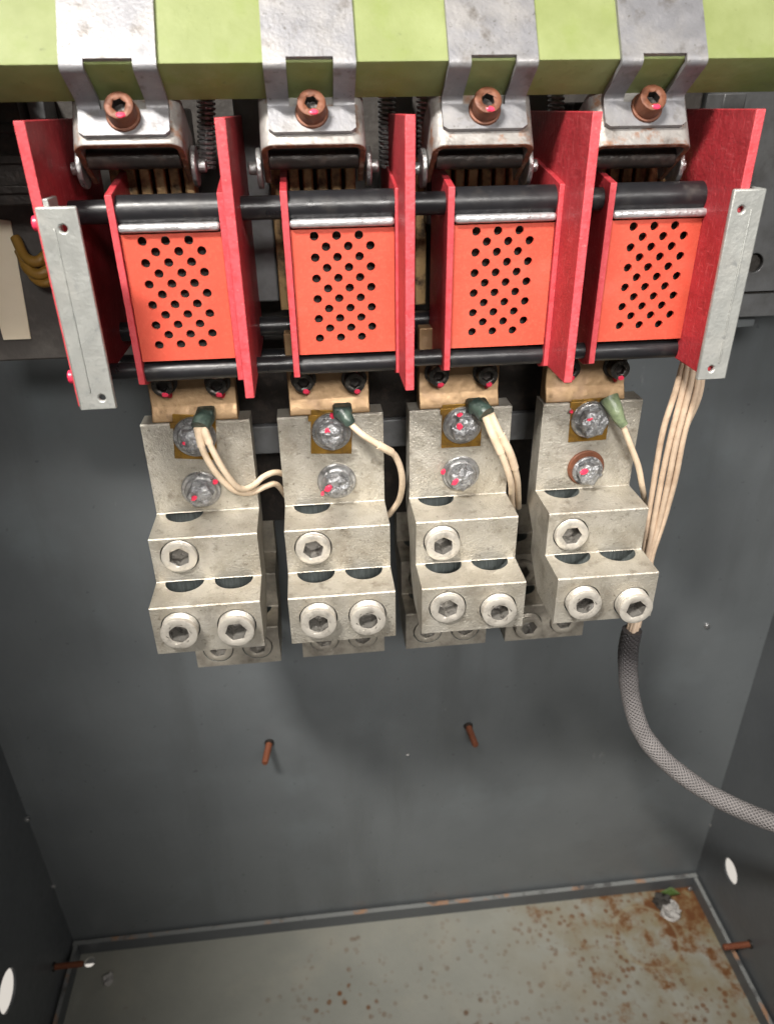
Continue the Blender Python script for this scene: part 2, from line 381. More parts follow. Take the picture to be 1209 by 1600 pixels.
# ------------------------------------------------------------------ the cabinet (setting)
W = .30
pl = at(122, 1487, y=W); pr = at(1084, 1370, y=W)
XL, XR, ZF = pl.x, pr.x, (pl.z+pr.z)/2
YF = -.45
def setting(name, bm, mats, bev=0):
    o = finish(name, bm, mats, bev=bev); o['kind'] = 'structure'; return o
bm = box(new(), XL-.004, XR+.004, W, W+.004, ZF-.05, .45)
cut = new(); h = at(637, 1181, y=W); cyl(cut, (h.x, W-.01, h.z), (h.x, W+.01, h.z), .0032)
setting('back_wall', boolean(bm, cut), [m_slate, m_slate])
hr = at(1140, 1361, x=XR); bm = box(new(), XR, XR+.004, YF, W-.0005, ZF-.05, .45)
cut = new(); cyl(cut, (XR-.01, hr.y, hr.z), (XR+.01, hr.y, hr.z), .021)
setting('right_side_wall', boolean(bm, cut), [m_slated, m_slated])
hl = at(13, 1548, x=XL); bm = box(new(), XL-.004, XL, YF, W-.0005, ZF-.05, .45)
cut = new(); cyl(cut, (XL-.01, hl.y, hl.z), (XL+.01, hl.y, hl.z), .028)
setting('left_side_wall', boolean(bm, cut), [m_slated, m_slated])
cc = at(1060, 1400, z=ZF); cr = at(1010, 1463, z=ZF)
bm = box(new(), XL+.001, XR-.001, YF, W-.001, ZF-.004, ZF)
fh = at(141, 1503, z=ZF); cut = new(); cyl(cut, (fh.x, fh.y, ZF-.02), (fh.x, fh.y, ZF+.02), .009)
cf = at(540, 1552, z=ZF); mf = floormat(cc.x, cc.y, cr.x, cr.y, cf.x, cf.y)
setting('floor', boolean(bm, cut), [mf, mf])
# turned-up lip round the floor pan
def lip(name, pts, lab):
    bm = new()
    for (x0, x1, y0, y1) in pts: box(bm, x0, x1, y0, y1, ZF+.0005, ZF+.028)
    for f in bm.faces:
        if f.normal.z > .5 or abs(sum(v.co.z for v in f.verts)/4-(ZF+.028)) < 1e-5: f.material_index = 1
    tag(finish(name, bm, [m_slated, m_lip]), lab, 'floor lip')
lip('floor_lip', [(XL+.002, XR-.002, W-.012, W-.004)], 'chipped grey turned-up lip along the back of the rusty floor')
lip('floor_lip', [(XR-.011, XR-.004, YF, W-.0125)], 'grey turned-up lip along the right edge of the rusty floor')
lip('floor_lip', [(XL+.004, XL+.011, YF, W-.0125)], 'grey turned-up lip along the dark left edge of the floor')
# rivets in the corners
def rivet(u, v, lab, **k):
    c = at(u, v, **k); nrm = V((0, -1, 0)) if 'y' in k else (V((-1, 0, 0)) if c.x > 0 else V((1, 0, 0)))
    o = finish('corner_rivet', blob(new(), .0042, .004, seed=u, amp=.05, n=16, m=6), m_rivet, loc=c, rot=to_axis(nrm), local=True)
    tag(o, lab, 'rivet', 'rivets along the cabinet corners')
rivet(1186, 1056, 'small bright rivet highest up the right back corner, above the braided sleeve', y=W)
rivet(1148, 1172, 'small bright rivet in the right back corner just above the braided sleeve', y=W)
rivet(1111, 1288, 'small bright rivet low in the right back corner below the braided sleeve', y=W)
rivet(1103, 977, 'tiny pale rivet on the back wall right of the sleeve top', y=W)
rivet(42, 1280, 'small bright rivet higher up the left back corner', x=XL)
rivet(84, 1384, 'small bright rivet low in the left back corner', x=XL)
rivet(1077, 1388, 'tiny white rivet on the floor in the far right corner', y=W-.02)
# studs poking from the walls
def stud(u, v, ub, vb, lab, plane, val, length, d):
    c = at(u, v, **{plane: val}); t = root('rusty_stud', c, lab, 'stud', 'rusty studs poking out of the cabinet walls')
    bm = socket_bm(.0072, .003, .004, .001, n=20); finish('nut', bm, [m_dark, m_dark], t, loc=c, rot=to_axis(d), local=True)
    bm = new(); rs = []; z = -.001
    while z < length:
        rs += [circ(.0050, z, 18), circ(.0043, z+.0012, 18)]; z += .0024
    rs.append(circ(.004, z, 18)); rings(bm, rs)
    finish('shank', bm, m_stud, t, loc=c, rot=to_axis(d), local=True)
stud(421, 1160, 0, 0, 'rusty stud with dark nut poking from the back wall, left one below the lugs', 'y', W, .036, (-.16, -1, -.10))
stud(731, 1134, 0, 0, 'rusty stud with dark nut poking from the back wall, right one below the lugs', 'y', W, .036, (.12, -1, -.14))
stud(1172, 1475, 0, 0, 'orange rusty stud poking from the dark right side wall near the floor', 'x', XR, .045, (-1, 0, 0))
stud(84, 1511, 0, 0, 'rusty stud poking from the dark left side wall near the floor', 'x', XL, .045, (1, 0, 0))
# grit on the floor
def grit(name, u, v, r, mt, lab, cat):
    c = at(u, v, z=ZF); bm = new(); blob(bm, r, r*1.2, seed=u, amp=.5, n=14, m=6)
    tag(finish(name, bm, mt, loc=c, rot=Matrix.Identity(3), local=True), lab, cat)
grit('pebble', 1047, 1428, .016, m_stone, 'pale lump of grit on the rust in the far right floor corner', 'pebble')
grit('pebble', 1034, 1413, .015, m_soil, 'dark lump of dirt beside the green leaf in the far right floor corner', 'pebble')
grit('pebble', 170, 1532, .009, m_stone, 'small pale lump of grit near the left end of the floor', 'pebble')
c = at(1045, 1404, z=ZF); bm = new()
rings(bm, [[c+V((-.018, .004, .016+z)), c+V((-.006, -.007, .02+z)), c+V((.016, -.004, .017+z)), c+V((.004, .008, .021+z))] for z in (0, .0015)])
tag(finish('leaf', bm, m_leaf), 'scrap of green leaf lying on dirt in the far right floor corner', 'leaf')

# ------------------------------------------------------------------ moulded base and things behind the arc chutes
YB = .15
bm = box(new(), at(-60, 500, y=YB).x, .46, YB, YB+.05, at(60, 563, y=YB).z, .2)
tag(finish('switch_base', bm, m_base, bev=.002), 'dark grey moulded base behind the red barriers and black rods', 'switch base')
a = at(-30, 400, y=YB-.002); b = at(49, 530, y=YB-.002)
bm = new(); q = at(17, 345, y=YB-.002); rings(bm, [[V((a.x, y, q.z+.005)), V((q.x, y, q.z)), V((b.x, y, b.z)), V((a.x, y, b.z))] for y in (YB-.002, YB-.0005)])
tag(finish('label_card', bm, m_label, bev=.0006), 'blank cream card on the grey base at the far left', 'card')
bm = new()
for i, (u, v, r) in enumerate(((48, 398, .011), (54, 418, .012), (62, 432, .009))):
    c = at(u, v, y=YB-.016)
    tube(bm, [c+V((-.012, .010, .012)), c+V((-.004, 0, -.002)), c+V((.008, -.002, -.004)), c+V((.022, .010, .012))], r*.38, n=12, k=6, wob=.3)
tag(finish('yellow_cable_loop', bm, m_yellow), 'yellow insulated cable loop behind the left galvanised bar', 'cable')
bm = new(); a = at(18, 150, y=.10); b = at(62, 320, y=.10); box(bm, a.x-.05, b.x, .10, .149, b.z, a.z+.03)
for i in range(5): box(bm, a.x-.05, b.x+.002, .097, .0995, b.z+.008+i*.02, b.z+.014+i*.02)
tag(finish('terminal_block', bm, m_dark, bev=.001), 'black ribbed terminal block at the far left above the yellow cable', 'terminal block')
# grey brackets peeping out near both ends under the green bar
for (u0, v0, u1, v1, lab) in ((38, 148, 74, 187, 'small pale grey bracket under the left end of the green bar'), (1132, 146, 1162, 172, 'small pale grey bracket under the right end of the green bar')):
    a = at(u0, v0, y=.12); b = at(u1, v1, y=.12); bm = box(new(), a.x, b.x, .12, .149, b.z, a.z)
    tag(finish('grey_bracket', bm, m_greysteel, bev=.001), lab, 'bracket')
# steel plate with a hole, right
YP = .17
a = at(1100, 60, y=YP); b = at(1260, 452, y=YP); h = at(1178, 411, y=YP)
bm = box(new(), .40, b.x+.1, YP, YP+.004, b.z, .3); cut = new(); cyl(cut, (h.x, YP-.02, h.z), (h.x, YP+.02, h.z), .0088)
t = root('frame_plate', (h.x, YP, b.z), 'grey steel frame plate with a round black hole at the right edge', 'steel plate')
finish('plate', boolean(bm, cut), [m_greysteel, m_greysteel], t, bev=.0008)
finish('backing_box', box(new(), h.x-.03, h.x+.03, YP+.0055, YP+.03, h.z-.03, h.z+.03), m_soil, t)
a = at(1140, 455, y=YP+.012); b = at(1260, 490, y=YP+.012); c = at(1165, 500, y=YP+.02)
finish('hanger', box(new(), a.x, b.x, YP+.008, YP+.04, b.z, a.z+.004), m_greysteel, t, bev=.001)
finish('slot_cover', box(new(), a.x+.002, c.x+.01, YP+.02, YP+.045, at(1150, 512, y=YP+.02).z, b.z-.001), m_slate, t, bev=.001)

# the bars behind the chutes and lugs, seen through the gaps
def hbar(name, u, v, y, r, lab, mt, cat='rod', u1=1050):
    a = at(u, v, y=y); tag(finish(name, cyl(new(), (a.x, y, a.z), (.40, y, a.z), r), mt), lab, cat)
hbar('rear_rod', 150, 520, .085, .0075, 'upper black rear rod seen in the gaps between the arc chutes', m_rod)
hbar('rear_rod', 150, 570, .11, .007, 'lower black rear rod seen in the gaps between the arc chutes', m_rod)
a = at(405, 667, y=.125); b = at(405, 710, y=.125)
bm = box(new(), at(250, 690, y=.125).x, at(985, 660, y=.125).x, .125, .149, b.z, a.z)
tag(finish('support_rail', bm, m_greysteel, bev=.001), 'grey metal support rail behind the tops of the front lugs', 'rail')
bm = box(new(), at(250, 600, y=.13).x, at(860, 600, y=.13).x, .1305, .149, at(400, 664, y=.13).z, at(400, 575, y=.13).z)
tag(finish('dark_strip', bm, m_dark, bev=.001), 'black frame strip just above the grey support rail', 'frame strip')
bm = box(new(), at(300, 600, y=.13).x, at(860, 600, y=.13).x, .17, .2, -.30, -.13)
tag(finish('rear_plate', bm, m_dark, bev=.001), 'dark plate behind the front lugs below the support rail', 'plate')
# grey metal posts between poles
for k in range(3):
    x = (k+1)*PIT-.020; t = root('contact_post', (x, .10, -.1), ['grey metal post in the dark gap between the first and second vented chutes', 'grey metal post in the dark gap between the second and third vented chutes', 'grey metal post in the dark gap between the third and fourth vented chutes'][k], 'post', 'metal posts between the poles')
    finish('post', box(new(), x-.012, x+.010, .10, .145, -.055, .10), m_greysteel, t, bev=.0015)
    finish('copper_strip', box(new(), x+.011, x+.020, .09, .145, -.06, .05), m_finger, t, bev=.001)

# ------------------------------------------------------------------ green crossbar with straps, brackets and fingers
N = V((0, -.837, .547)); T = -N; SD = V((0, -.547, -.837))
O = at(500, 97, d=.4305)                       # lower front edge of the bar
def fr(x, a, b): return V((x, O.y, O.z))+SD*a+N*b
bm = new()
prof = [(-.075, 0), (-.0015, 0), (-.0004, -.0004), (0, -.0015), (0, -.033), (-.075, -.033)]
rings(bm, [[fr(x, a, b) for a, b in prof] for x in (-.36, .58)])
tag(finish('crossbar', bm, m_green), 'long green varnished bar running across the top above the red barriers', 'crossbar')

def a_for(v, b, x):
    best = min(range(-200, 800), key=lambda q: abs(800-FPX*((fr(x, q*1e-4, b)-CAM).dot(U_))/((fr(x, q*1e-4, b)-CAM).dot(F_))-v)); return best*1e-4

def sheet(path, cols, th, skip, frf, taper=None):
    """thick folded sheet; path: (a,b) rows; cols: x; skip(i,j) leaves a hole"""
    bm = new(); n = len(path); m = len(cols); up = {}; dn = {}
    nr = []
    for i in range(n):
        p = path[max(i-1, 0)]; q = path[min(i+1, n-1)]; dx, dy = q[0]-p[0], q[1]-p[1]; l = math.hypot(dx, dy)
        nr.append((-dy/l, dx/l))
    for i in range(n):
        for j in range(m):
            x = cols[j]
            if taper and i in taper and j in (0, m-1): x = cols[j]+(taper[i] if j == 0 else -taper[i])
            a, b = path[i]; up[i, j] = bm.verts.new(frf(x, a, b))
            dn[i, j] = bm.verts.new(frf(x, a-nr[i][0]*th, b-nr[i][1]*th))
    cell = lambda i, j: 0 <= i < n-1 and 0 <= j < m-1 and not skip(i, j)
    for i in range(n-1):
        for j in range(m-1):
            if not cell(i, j): continue
            bm.faces.new((up[i, j], up[i, j+1], up[i+1, j+1], up[i+1, j]))
            bm.faces.new((dn[i, j], dn[i+1, j], dn[i+1, j+1], dn[i, j+1]))
            for (di, dj, p, q) in ((-1, 0, (i, j), (i, j+1)), (1, 0, (i+1, j), (i+1, j+1)), (0, -1, (i, j), (i+1, j)), (0, 1, (i, j+1), (i+1, j+1))):
                if not cell(i+di, j+dj): bm.faces.new((up[p], up[q], dn[q], dn[p]))
    bmesh.ops.delete(bm, geom=[v for v in bm.verts if not v.link_faces], context='VERTS')
    return bm

ord4 = ['leftmost', 'second from left', 'third from left', 'rightmost']
scr_px = [(195, 162), (487, 162), (766, 158), (1036, 158)]
bxs = []
for k in range(4):
    u, v = scr_px[k]; bxs.append(at(u, v+8, d=.452).x)
for k in range(4):
    X = bxs[k]; w2, h2 = .0272, .0138
    # strap: face, bend, legs, bend, foot.  a = down the face, b = towards the viewer
    path = [(-.075, .003), (-.03, .003), (-.0015, .003)]
    path += [(.0005+.0042*math.sin(t), -.0012+.0042*math.cos(t)) for t in [math.pi/2*i/5 for i in range(6)]][1:]
    path += [(.0047, -.012), (.0047, -.0255)]
    path += [(.0047+.0035*(1-math.cos(t)), -.0255-.0035*math.sin(t)) for t in [math.pi/2*i/5 for i in range(6)]][1:]
    path += [(.014, -.029), (.0222, -.029), (.0245, -.029)]
    n = len(path)
    cols = [X-w2, X-h2, X+h2, X+w2]
    bm = sheet(path, cols, .003, lambda i, j: j == 1 and 2 <= i < n-4, fr, taper={n-1: .003})
    lab = ['pale worn strap over the left end of the green bar', 'grey zinc strap hooked over the green bar, second from the left', 'grey strap with a faint scratch over the green bar, third from the left', 'grey zinc strap over the right end of the green bar, legs leaning left'][k]
    t = root('clamp_strap', fr(X, .015, -.029), lab, 'strap', 'straps hooked over the green bar')
    finish('strap_plate', bm, m_strap, t, bev=.0007)
    cpos = fr(X+[.0, .0, 0, .001][k], .0125, -.029)
    finish('washer', socket_bm(.0104, .0016, .004, .0004, below=0, n=30), [m_copperscrew, m_copperscrew], t, loc=cpos, rot=to_axis(N), local=True)
    o = finish('cap_screw', socket_bm(.0089, .0112, .0044, .006, ph=random.random(), chamfer=.0014), [m_copperscrew, m_dark], t, loc=cpos, rot=to_axis(N), local=True)
    pk = finish('paint_mark', patch(0, .0028, .0017, N, 0, seed=k), m_mark, None, loc=(0, 0, 0), rot=Matrix.Identity(3), local=True)
    pk.parent = o; pk.location = Matrix(((0, -1, 0), (1, 0, 0), (0, 0, 1))) @ V((0, 0, .0131)); 
    # put the dab low on the rim of the head
    inv = to_axis(N).transposed() @ (SD*.0066+V((1, 0, 0))*.001); pk.location = inv+V((0, 0, .0110))
    # U bracket: cross-section (x, b) extruded down a
    t = root('hinge_bracket', fr(X, .03, -.06), ['zinc bracket with a brown edge under the leftmost strap', 'zinc bracket under the second strap, square on to the viewer', 'zinc bracket under the third strap, right side rusted', 'zinc bracket under the rightmost strap with orange rust along its lower edge'][k], 'bracket', 'U brackets carrying the contact fingers')
    hw, th, bF, bB = .0335, .0042, -.0325, -.078
    AE = a_for(226, bF, X); AR = a_for(247, -.055, X)
    def usec(hw, r, bf):
        pts = [(-hw, bB)]
        pts += [(-hw+r-r*math.cos(q), bf-r+r*math.sin(q)) for q in [math.pi/2*i/6 for i in range(7)]]
        pts += [(hw-r+r*math.sin(q), bf-r+r*math.cos(q)) for q in [math.pi/2*i/6 for i in range(7)]]
        return pts+[(hw, bB)]
    outer = usec(hw, .0085, bF); inner = usec(hw-th, .0045, bF-th)
    bm = new(); prof = [fr(X+x, .008, b) for x, b in outer]+[fr(X+x, .008, b) for x, b in inner[::-1]]
    mm = len(outer)
    lo = [bm.verts.new(fr(X+x, -.004, b)) for x, b in outer]; li = [bm.verts.new(fr(X+x, -.004, b)) for x, b in inner]
    def aend(b): return AE+max(0, (bF-b)-.006)*.0      # sides taper upwards to the back
    ho = [bm.verts.new(fr(X+x, aend(b), b)) for x, b in outer]; hi = [bm.verts.new(fr(X+x, aend(b), b)) for x, b in inner]
    for i in range(mm-1):
        bm.faces.new((lo[i], lo[i+1], ho[i+1], ho[i])); bm.faces.new((li[i], hi[i], hi[i+1], li[i+1]))
        bm.faces.new((ho[i], ho[i+1], hi[i+1], hi[i])).material_index = 1
        bm.faces.new((lo[i], li[i], li[i+1], lo[i+1]))
    bm.faces.new((lo[0], ho[0], hi[0], li[0])).material_index = 1; bm.faces.new((lo[-1], li[-1], hi[-1], ho[-1])).material_index = 1
    finish('bracket_plate', bm, [m_brkt, m_rustedge], t, bev=.0008)
    finish('roller', cyl(new(), fr(X-.0292, AR, -.055), fr(X+.0292, AR, -.055), .0066), m_dark, t, bev=.0005)
    for s in (-1, 1):
        bm = cyl(new(), fr(X+s*.0345, AR, -.066), fr(X+s*.0380, AR, -.066), .0125); finish('link_disc', bm, m_zinc, t, bev=.0008)
        bm = cyl(new(), fr(X+s*.0381, AR, -.066), fr(X+s*.0435, AR, -.066), .004); finish('pin', bm, m_zinc, t, bev=.0008)
    # arm and brass fingers
    g0 = at([238, 492, 750, 990][k], 276, y=.055)
    t2 = root('contact_cluster', (g0.x, .09, g0.z), ['dark contact arm with brass fingers behind the leftmost bracket', 'dark contact arm with brass fingers behind the second bracket from the left', 'dark contact arm with bright brass fingers behind the third bracket', 'dark contact arm with brass fingers behind the rusty rightmost bracket'][k], 'contact arm', 'contact arms behind the brackets')
    finish('arm_body', box(new(), X-.026, X+.026, .072, .13, .004, .085), m_dark, t2, bev=.002)
    for q in range(6):
        x = g0.x+(q-2.5)*.0100
        bm = box(new(), x-.0037, x+.0037, .055, .071, g0.z-.024, g0.z+.02)
        finish('brass_finger', bm, m_finger, t2, bev=.0012)

for u, lab in ((322, 'small bright coil spring hanging right of the leftmost bracket'), (604, 'small bright coil spring hanging right of the second bracket'), (664, 'small bright coil spring hanging left of the third bracket'), (868, 'small bright coil spring hanging right of the third bracket')):
    p = at(u, 146, y=.06); q = at(u+2, 262, y=.06); n_ = 15*8
    pts = [p.lerp(q, i/n_)+V((.0052*math.cos(i*math.pi/4), .0052*math.sin(i*math.pi/4), 0)) for i in range(n_+1)]
    tag(finish('coil_spring', tube(new(), pts, .0013, n=6, k=1), m_zinc), lab, 'spring', 'coil springs beside the brackets')

# ------------------------------------------------------------------ barriers and their galvanised bars
ZBT, ZBB, YBF = .0799, -.0878, -.0383
bth = .0062
bx_ = [-.0323, .0775, .1865, .2985, .4005]
blab = ['leftmost red fibre barrier, edge on beside the left galvanised bar', 'tall red barrier between the first and second vented chutes', 'tall red barrier in the middle between the second and third chutes', 'tall red barrier with its lit left face between the third and fourth chutes', 'rightmost red fibre barrier behind the right galvanised bar']
for k in range(5):
    x = bx_[k]; bm = box(new(), x, x+bth, YBF, .112, ZBB, ZBT)
    for f in bm.faces:
        c = f.calc_center_median()
        if abs(c.y-YBF) < 1e-5: f.material_index = 1
    # lower rear corner cut away
    tag(finish('phase_barrier', bm, [m_redf, m_rede], bev=.0006), blab[k], 'barrier', 'tall red barriers between the poles')
def angle_bar(x0, x1, ztop, zbot, side, lab, holes):
    y0 = YBF-.0045
    t = root('galvanised_bar', ((x0+x1)/2, y0, zbot), lab, 'metal bar', 'galvanised bars on the outer barriers')
    bm = box(new(), x0, x1, y0, y0+.0035, zbot, ztop)
    cut = new()
    for hx, hz in holes: cyl(cut, (hx, y0-.01, hz), (hx, y0+.01, hz), .0022)
    finish('face_flange', boolean(bm, cut), [m_galv, m_dark], t, bev=.001)
    xx = x1 if side > 0 else x0
    finish('ridge', box(new(), (x0+x1)/2-.0006+side*.003, (x0+x1)/2+.0006+side*.003, y0-.0006, y0+.0005, zbot+.012, ztop-.012), m_galv, t, bev=.0003)
    xs = (x0+.0045, x0+.0085) if side < 0 else (x1-.0085, x1-.0045)
    return t
a = at(84, 322, y=YBF); b = at(148, 637, y=YBF)
xl0 = bx_[0]+.0022; t = angle_bar(xl0, xl0+.0235, a.z, b.z, -1, 'galvanised flat bar with two holes on the leftmost red barrier', [(xl0+.014, a.z-.012), (xl0+.0155, b.z+.008)])
finish('side_flange', box(new(), bx_[0]+bth+.0003, bx_[0]+bth+.0035, YBF-.0008, YBF+.018, b.z, a.z+.004), m_galv, t, bev=.0006)
for z in (a.z-.010, b.z+.020):
    finish('bolt_end', cyl(new(), (bx_[0]-.0035, YBF+.006, z), (bx_[0]+.001, YBF+.006, z), .0045), m_mark, t, bev=.001)
a = at(1168, 294, y=YBF); b = at(1108, 590, y=YBF)
xr1 = at(1128, 590, y=YBF).x
t = angle_bar(xr1-.0215, xr1, a.z, b.z, 1, 'galvanised flat bar with two holes on the rightmost red barrier', [(xr1-.0145, a.z-.012), (xr1-.0125, b.z+.008)])
finish('side_flange', box(new(), xr1-.0035, xr1-.0004, YBF-.0008, YBF+.018, b.z+.003, a.z), m_galv, t, bev=.0006)

# ------------------------------------------------------------------ arc chutes
ZT, ZB = .0375, -.0874
zu = at(530, 322, y=.012).z; zl = at(560, 566, y=.010).z
ztr1 = at(530, 342, y=-.001).z; ztr0 = at(530, 355.5, y=-.001).z
zp0 = at(530, 552, y=.003).z; zp1 = at(530, 357, y=.003).z
st = .0046
for k in range(4):
    x0 = k*PIT; x1 = x0+[.0745, .0793, .0798, .0815][k]
    t = root('arc_chute', ((x0+x1)/2, .035, ZB), ['leftmost red vented arc chute, holes drifting right towards the bottom', 'second red vented arc chute from the left, facing square on', 'third red vented arc chute, between the middle and right-hand tall barriers', 'rightmost red vented arc chute beside the right galvanised bar'][k], 'arc chute', 'red vented arc chutes in a row')
    for s, (a, b) in enumerate(((x0, x0+st), (x1-st, x1))):
        bm = new(); prof = [(0, ZT), (0, ZB), (.012, ZB-.004), (.07, ZB), (.07, ZT+.012), (.02, ZT+.004)]
        prism_x(bm, prof, a, b)
        for f in bm.faces:
            if abs(f.calc_center_median().y) < 1e-4: f.material_index = 1
        o = finish('side_plate', bm, [m_redf, m_rede], t, bev=.0005)
    # perforated board
    bm = box(new(), x0+st+.0004, x1-st-.0004, .003, .0055, zp0, zp1); cut = new()
    cx = (x0+x1)/2; pz = (at(530, 366.8, y=.003).z-at(530, 526.3, y=.003).z)/10; zt = at(530, 368.3, y=.003).z
    for r in range(11):
        for c in range(3):
            px = cx+(c-1)*.0150+(.0038 if r % 2 else -.0038)-.0004; cyl(cut, (px, -.01, zt-r*pz), (px, .02, zt-r*pz), .0030, n=24)
    finish('vent_panel', boolean(bm, cut), [m_redp, m_redp], t)
    finish('trim_strip', box(new(), x0+st+.0002, x1-st-.0002, -.0012, .006, ztr0, ztr1), m_trim, t, bev=.0022, segs=3)
    finish('upper_sleeve', cyl(new(), (x0+st, .012, zu), (x1-st, .012, zu), .0102, n=40), m_rod, t)
    finish('lower_sleeve', cyl(new(), (x0+st, .010, zl), (x1-st, .010, zl), .0070, n=36), m_rod, t)
    finish('arc_stack', box(new(), x0+st+.002, x1-st-.002, .012, .066, zl+.016, zu-.02), m_soil, t)
for z, r, y, lab, nm in ((zu, .0075, .014, 'upper black tie rod running through the red arc chutes and barriers', 'tie_rod'), (zl, .0060, .014, 'lower black tie rod running through the red arc chutes and barriers', 'tie_rod')):
    tag(finish(nm, cyl(new(), (bx_[0]+bth, y, z), (.404, y, z), r, n=36), m_rod), lab, 'rod')

# ------------------------------------------------------------------ copper bars with socket screws
LX, LW = -.0174, .0869
lug_dx = [0.0005, -.0004, -.0016, .0022]
cp_px = [((237, 372), (257, 340), 600), ((452, 577), (474, 553), 595), ((654, 777), (682, 757), 585), ((850, 972), (884, 960), 575)]
YC = .055
for k in range(4):
    (ua, ub), (s1, s2), vs = cp_px[k]; vb = [640, 632, 626, 617][k]
    x0 = at(ua, vb, y=YC).x; x1 = at(ub, vb, y=YC).x; zb = -.1365+.0002
    t = root('copper_bar', ((x0+x1)/2, YC, zb), ['copper bar with two black socket screws above the leftmost front lug', 'copper bar with two socket screws above the second front lug', 'copper bar with two glinting socket screws above the third front lug', 'copper bar above the rightmost front lug, one screw half hidden by the barrier'][k], 'copper bar', 'copper bars feeding the lugs')
    bm = new(); prof = [(YC, -.07), (YC, zb+.0125), (YC-.0012, zb+.0105), (YC-.0055, zb+.0018), (YC-.0055, zb), (YC+.012, zb), (YC+.012, -.07)]
    prism_x(bm, prof, x0, x1); finish('bar', bm, m_copper, t, bev=.0008)
    for u in (s1, s2):
        c = at(u, vs-4, y=YC); c.y = YC
        finish('washer', socket_bm(.0103, .0022, .006, .0004, below=0), [m_black, m_black], t, loc=c, rot=to_axis(NY), local=True)
        o = finish('socket_screw', socket_bm(.0082, .0125, .0046, .006, ph=random.random()), [m_black, m_dark], t, loc=c, rot=to_axis(NY), local=True)
        pk = finish('paint_mark', patch(0, .0026, .0020, N, 0, seed=u), m_mark, None, loc=(0, 0, 0), rot=Matrix.Identity(3), local=True)
        pk.parent = o; pk.location = to_axis(NY).transposed() @ V((.0014, -.0122, -.0068))
        pk = finish('paint_mark', patch(0, .0024, .0028, N, 0, seed=u+5), m_markd, t, loc=c+V((.0022, -.0004, -.0112)), rot=to_axis(NY), local=True)

# ------------------------------------------------------------------ lugs
YT, YM, YL, YBK = .0491, .0061, -.0308, .0699
Z0, Z1, Z2, Z3 = -.137, -.219, -.2605, -.3062
colx = [.0235, .0640]                     # screw columns from the lug's left side
def lug(name, k, x, dy, dz, mt, lab, group, px=None, prot=(.004, .006, .006), bolts=True):
    t = root(name, (x+LW/2, YM+dy, Z3+dz), lab, 'cable lug', group)
    prof = [(YT+.0012, Z0), (YT, Z0-.0012), (YT, Z1+.0008), (YT-.0008, Z1), (YM+.001, Z1), (YM, Z1-.001), (YM, Z2+.0008), (YM-.0008, Z2), (YL+.001, Z2), (YL, Z2-.001),
            (YL, Z3), (YL+.048, Z3), (YM+.040, Z3+.026), (YM+.040, Z2+.002), (YBK, Z1-.02), (YBK, Z0)]
    bm = new(); prism_x(bm, [(y+dy, z+dz) for y, z in prof], x, x+LW)
    cut = new()
    cyl(cut, (x+colx[0], YT-.0008+dy, Z2+.004+dz), (x+colx[0], YT-.0008+dy, Z1+.0002+dz), .0158, n=40, mi=1)
    for c in colx: cyl(cut, (x+c, YM-.0008+dy, Z3-.01+dz), (x+c, YM-.0008+dy, Z2+.0002+dz), .0158, n=40, mi=1)
    pos = []
    zc1 = (Z1+Z2)/2-.0015; zc2 = (Z2+Z3)/2-.0015
    for i, (c, zc, yf) in enumerate(((colx[0], zc1, YM), (colx[0], zc2, YL), (colx[1], zc2, YL))):
        h_ = prot[i]; p = V((x+c, yf+dy, zc+dz))
        if px:
            q = at(px[i][0], px[i][1], y=yf+dy-h_); p = V((q.x, yf+dy, q.z))
        pos.append((p, h_)); cyl(cut, (p.x, p.y-.005, p.z), (p.x, p.y+.0145, p.z), .0156, n=36, mi=1)
    b2 = boolean(bm, cut)
    finish('lug_body', b2, [mt, m_bore], t, bev=.0005, angle=30)
    for p, h_ in pos:
        finish('set_screw', socket_bm(.0146, h_, .0088, h_+.0095, thread=1, below=.014, chamfer=.0012, ph=random.random()*1.0), [m_screw, m_sock] if mt is m_lug else [mt, m_sock], t, loc=p, rot=to_axis(NY), local=True)
    return t
glab = ['leftmost front cable lug with two cream wires bolted on', 'second front cable lug with one cream wire looping to its right', 'third front cable lug with two cream wires on its right side', 'rightmost front cable lug with a round brown washer on its tab']
px_scr = [[(280, 872), (280, 992), (369, 988)], [(489.6, 859.6), (498, 976), (575.4, 971)], [(692.5, 854), (700, 952), (780.6, 958)], [(893.5, 838), (914, 947), (994, 953)]]
prot = [(.003, .0095, .0095), (.004, .009, .009), (.009, .003, .007), (.004, .008, .011)]
bolt_px = [((305, 681), (315, 764)), ((518, 673), (526, 751)), ((721, 663), (719, 739)), ((920, 654), (914, 730))]
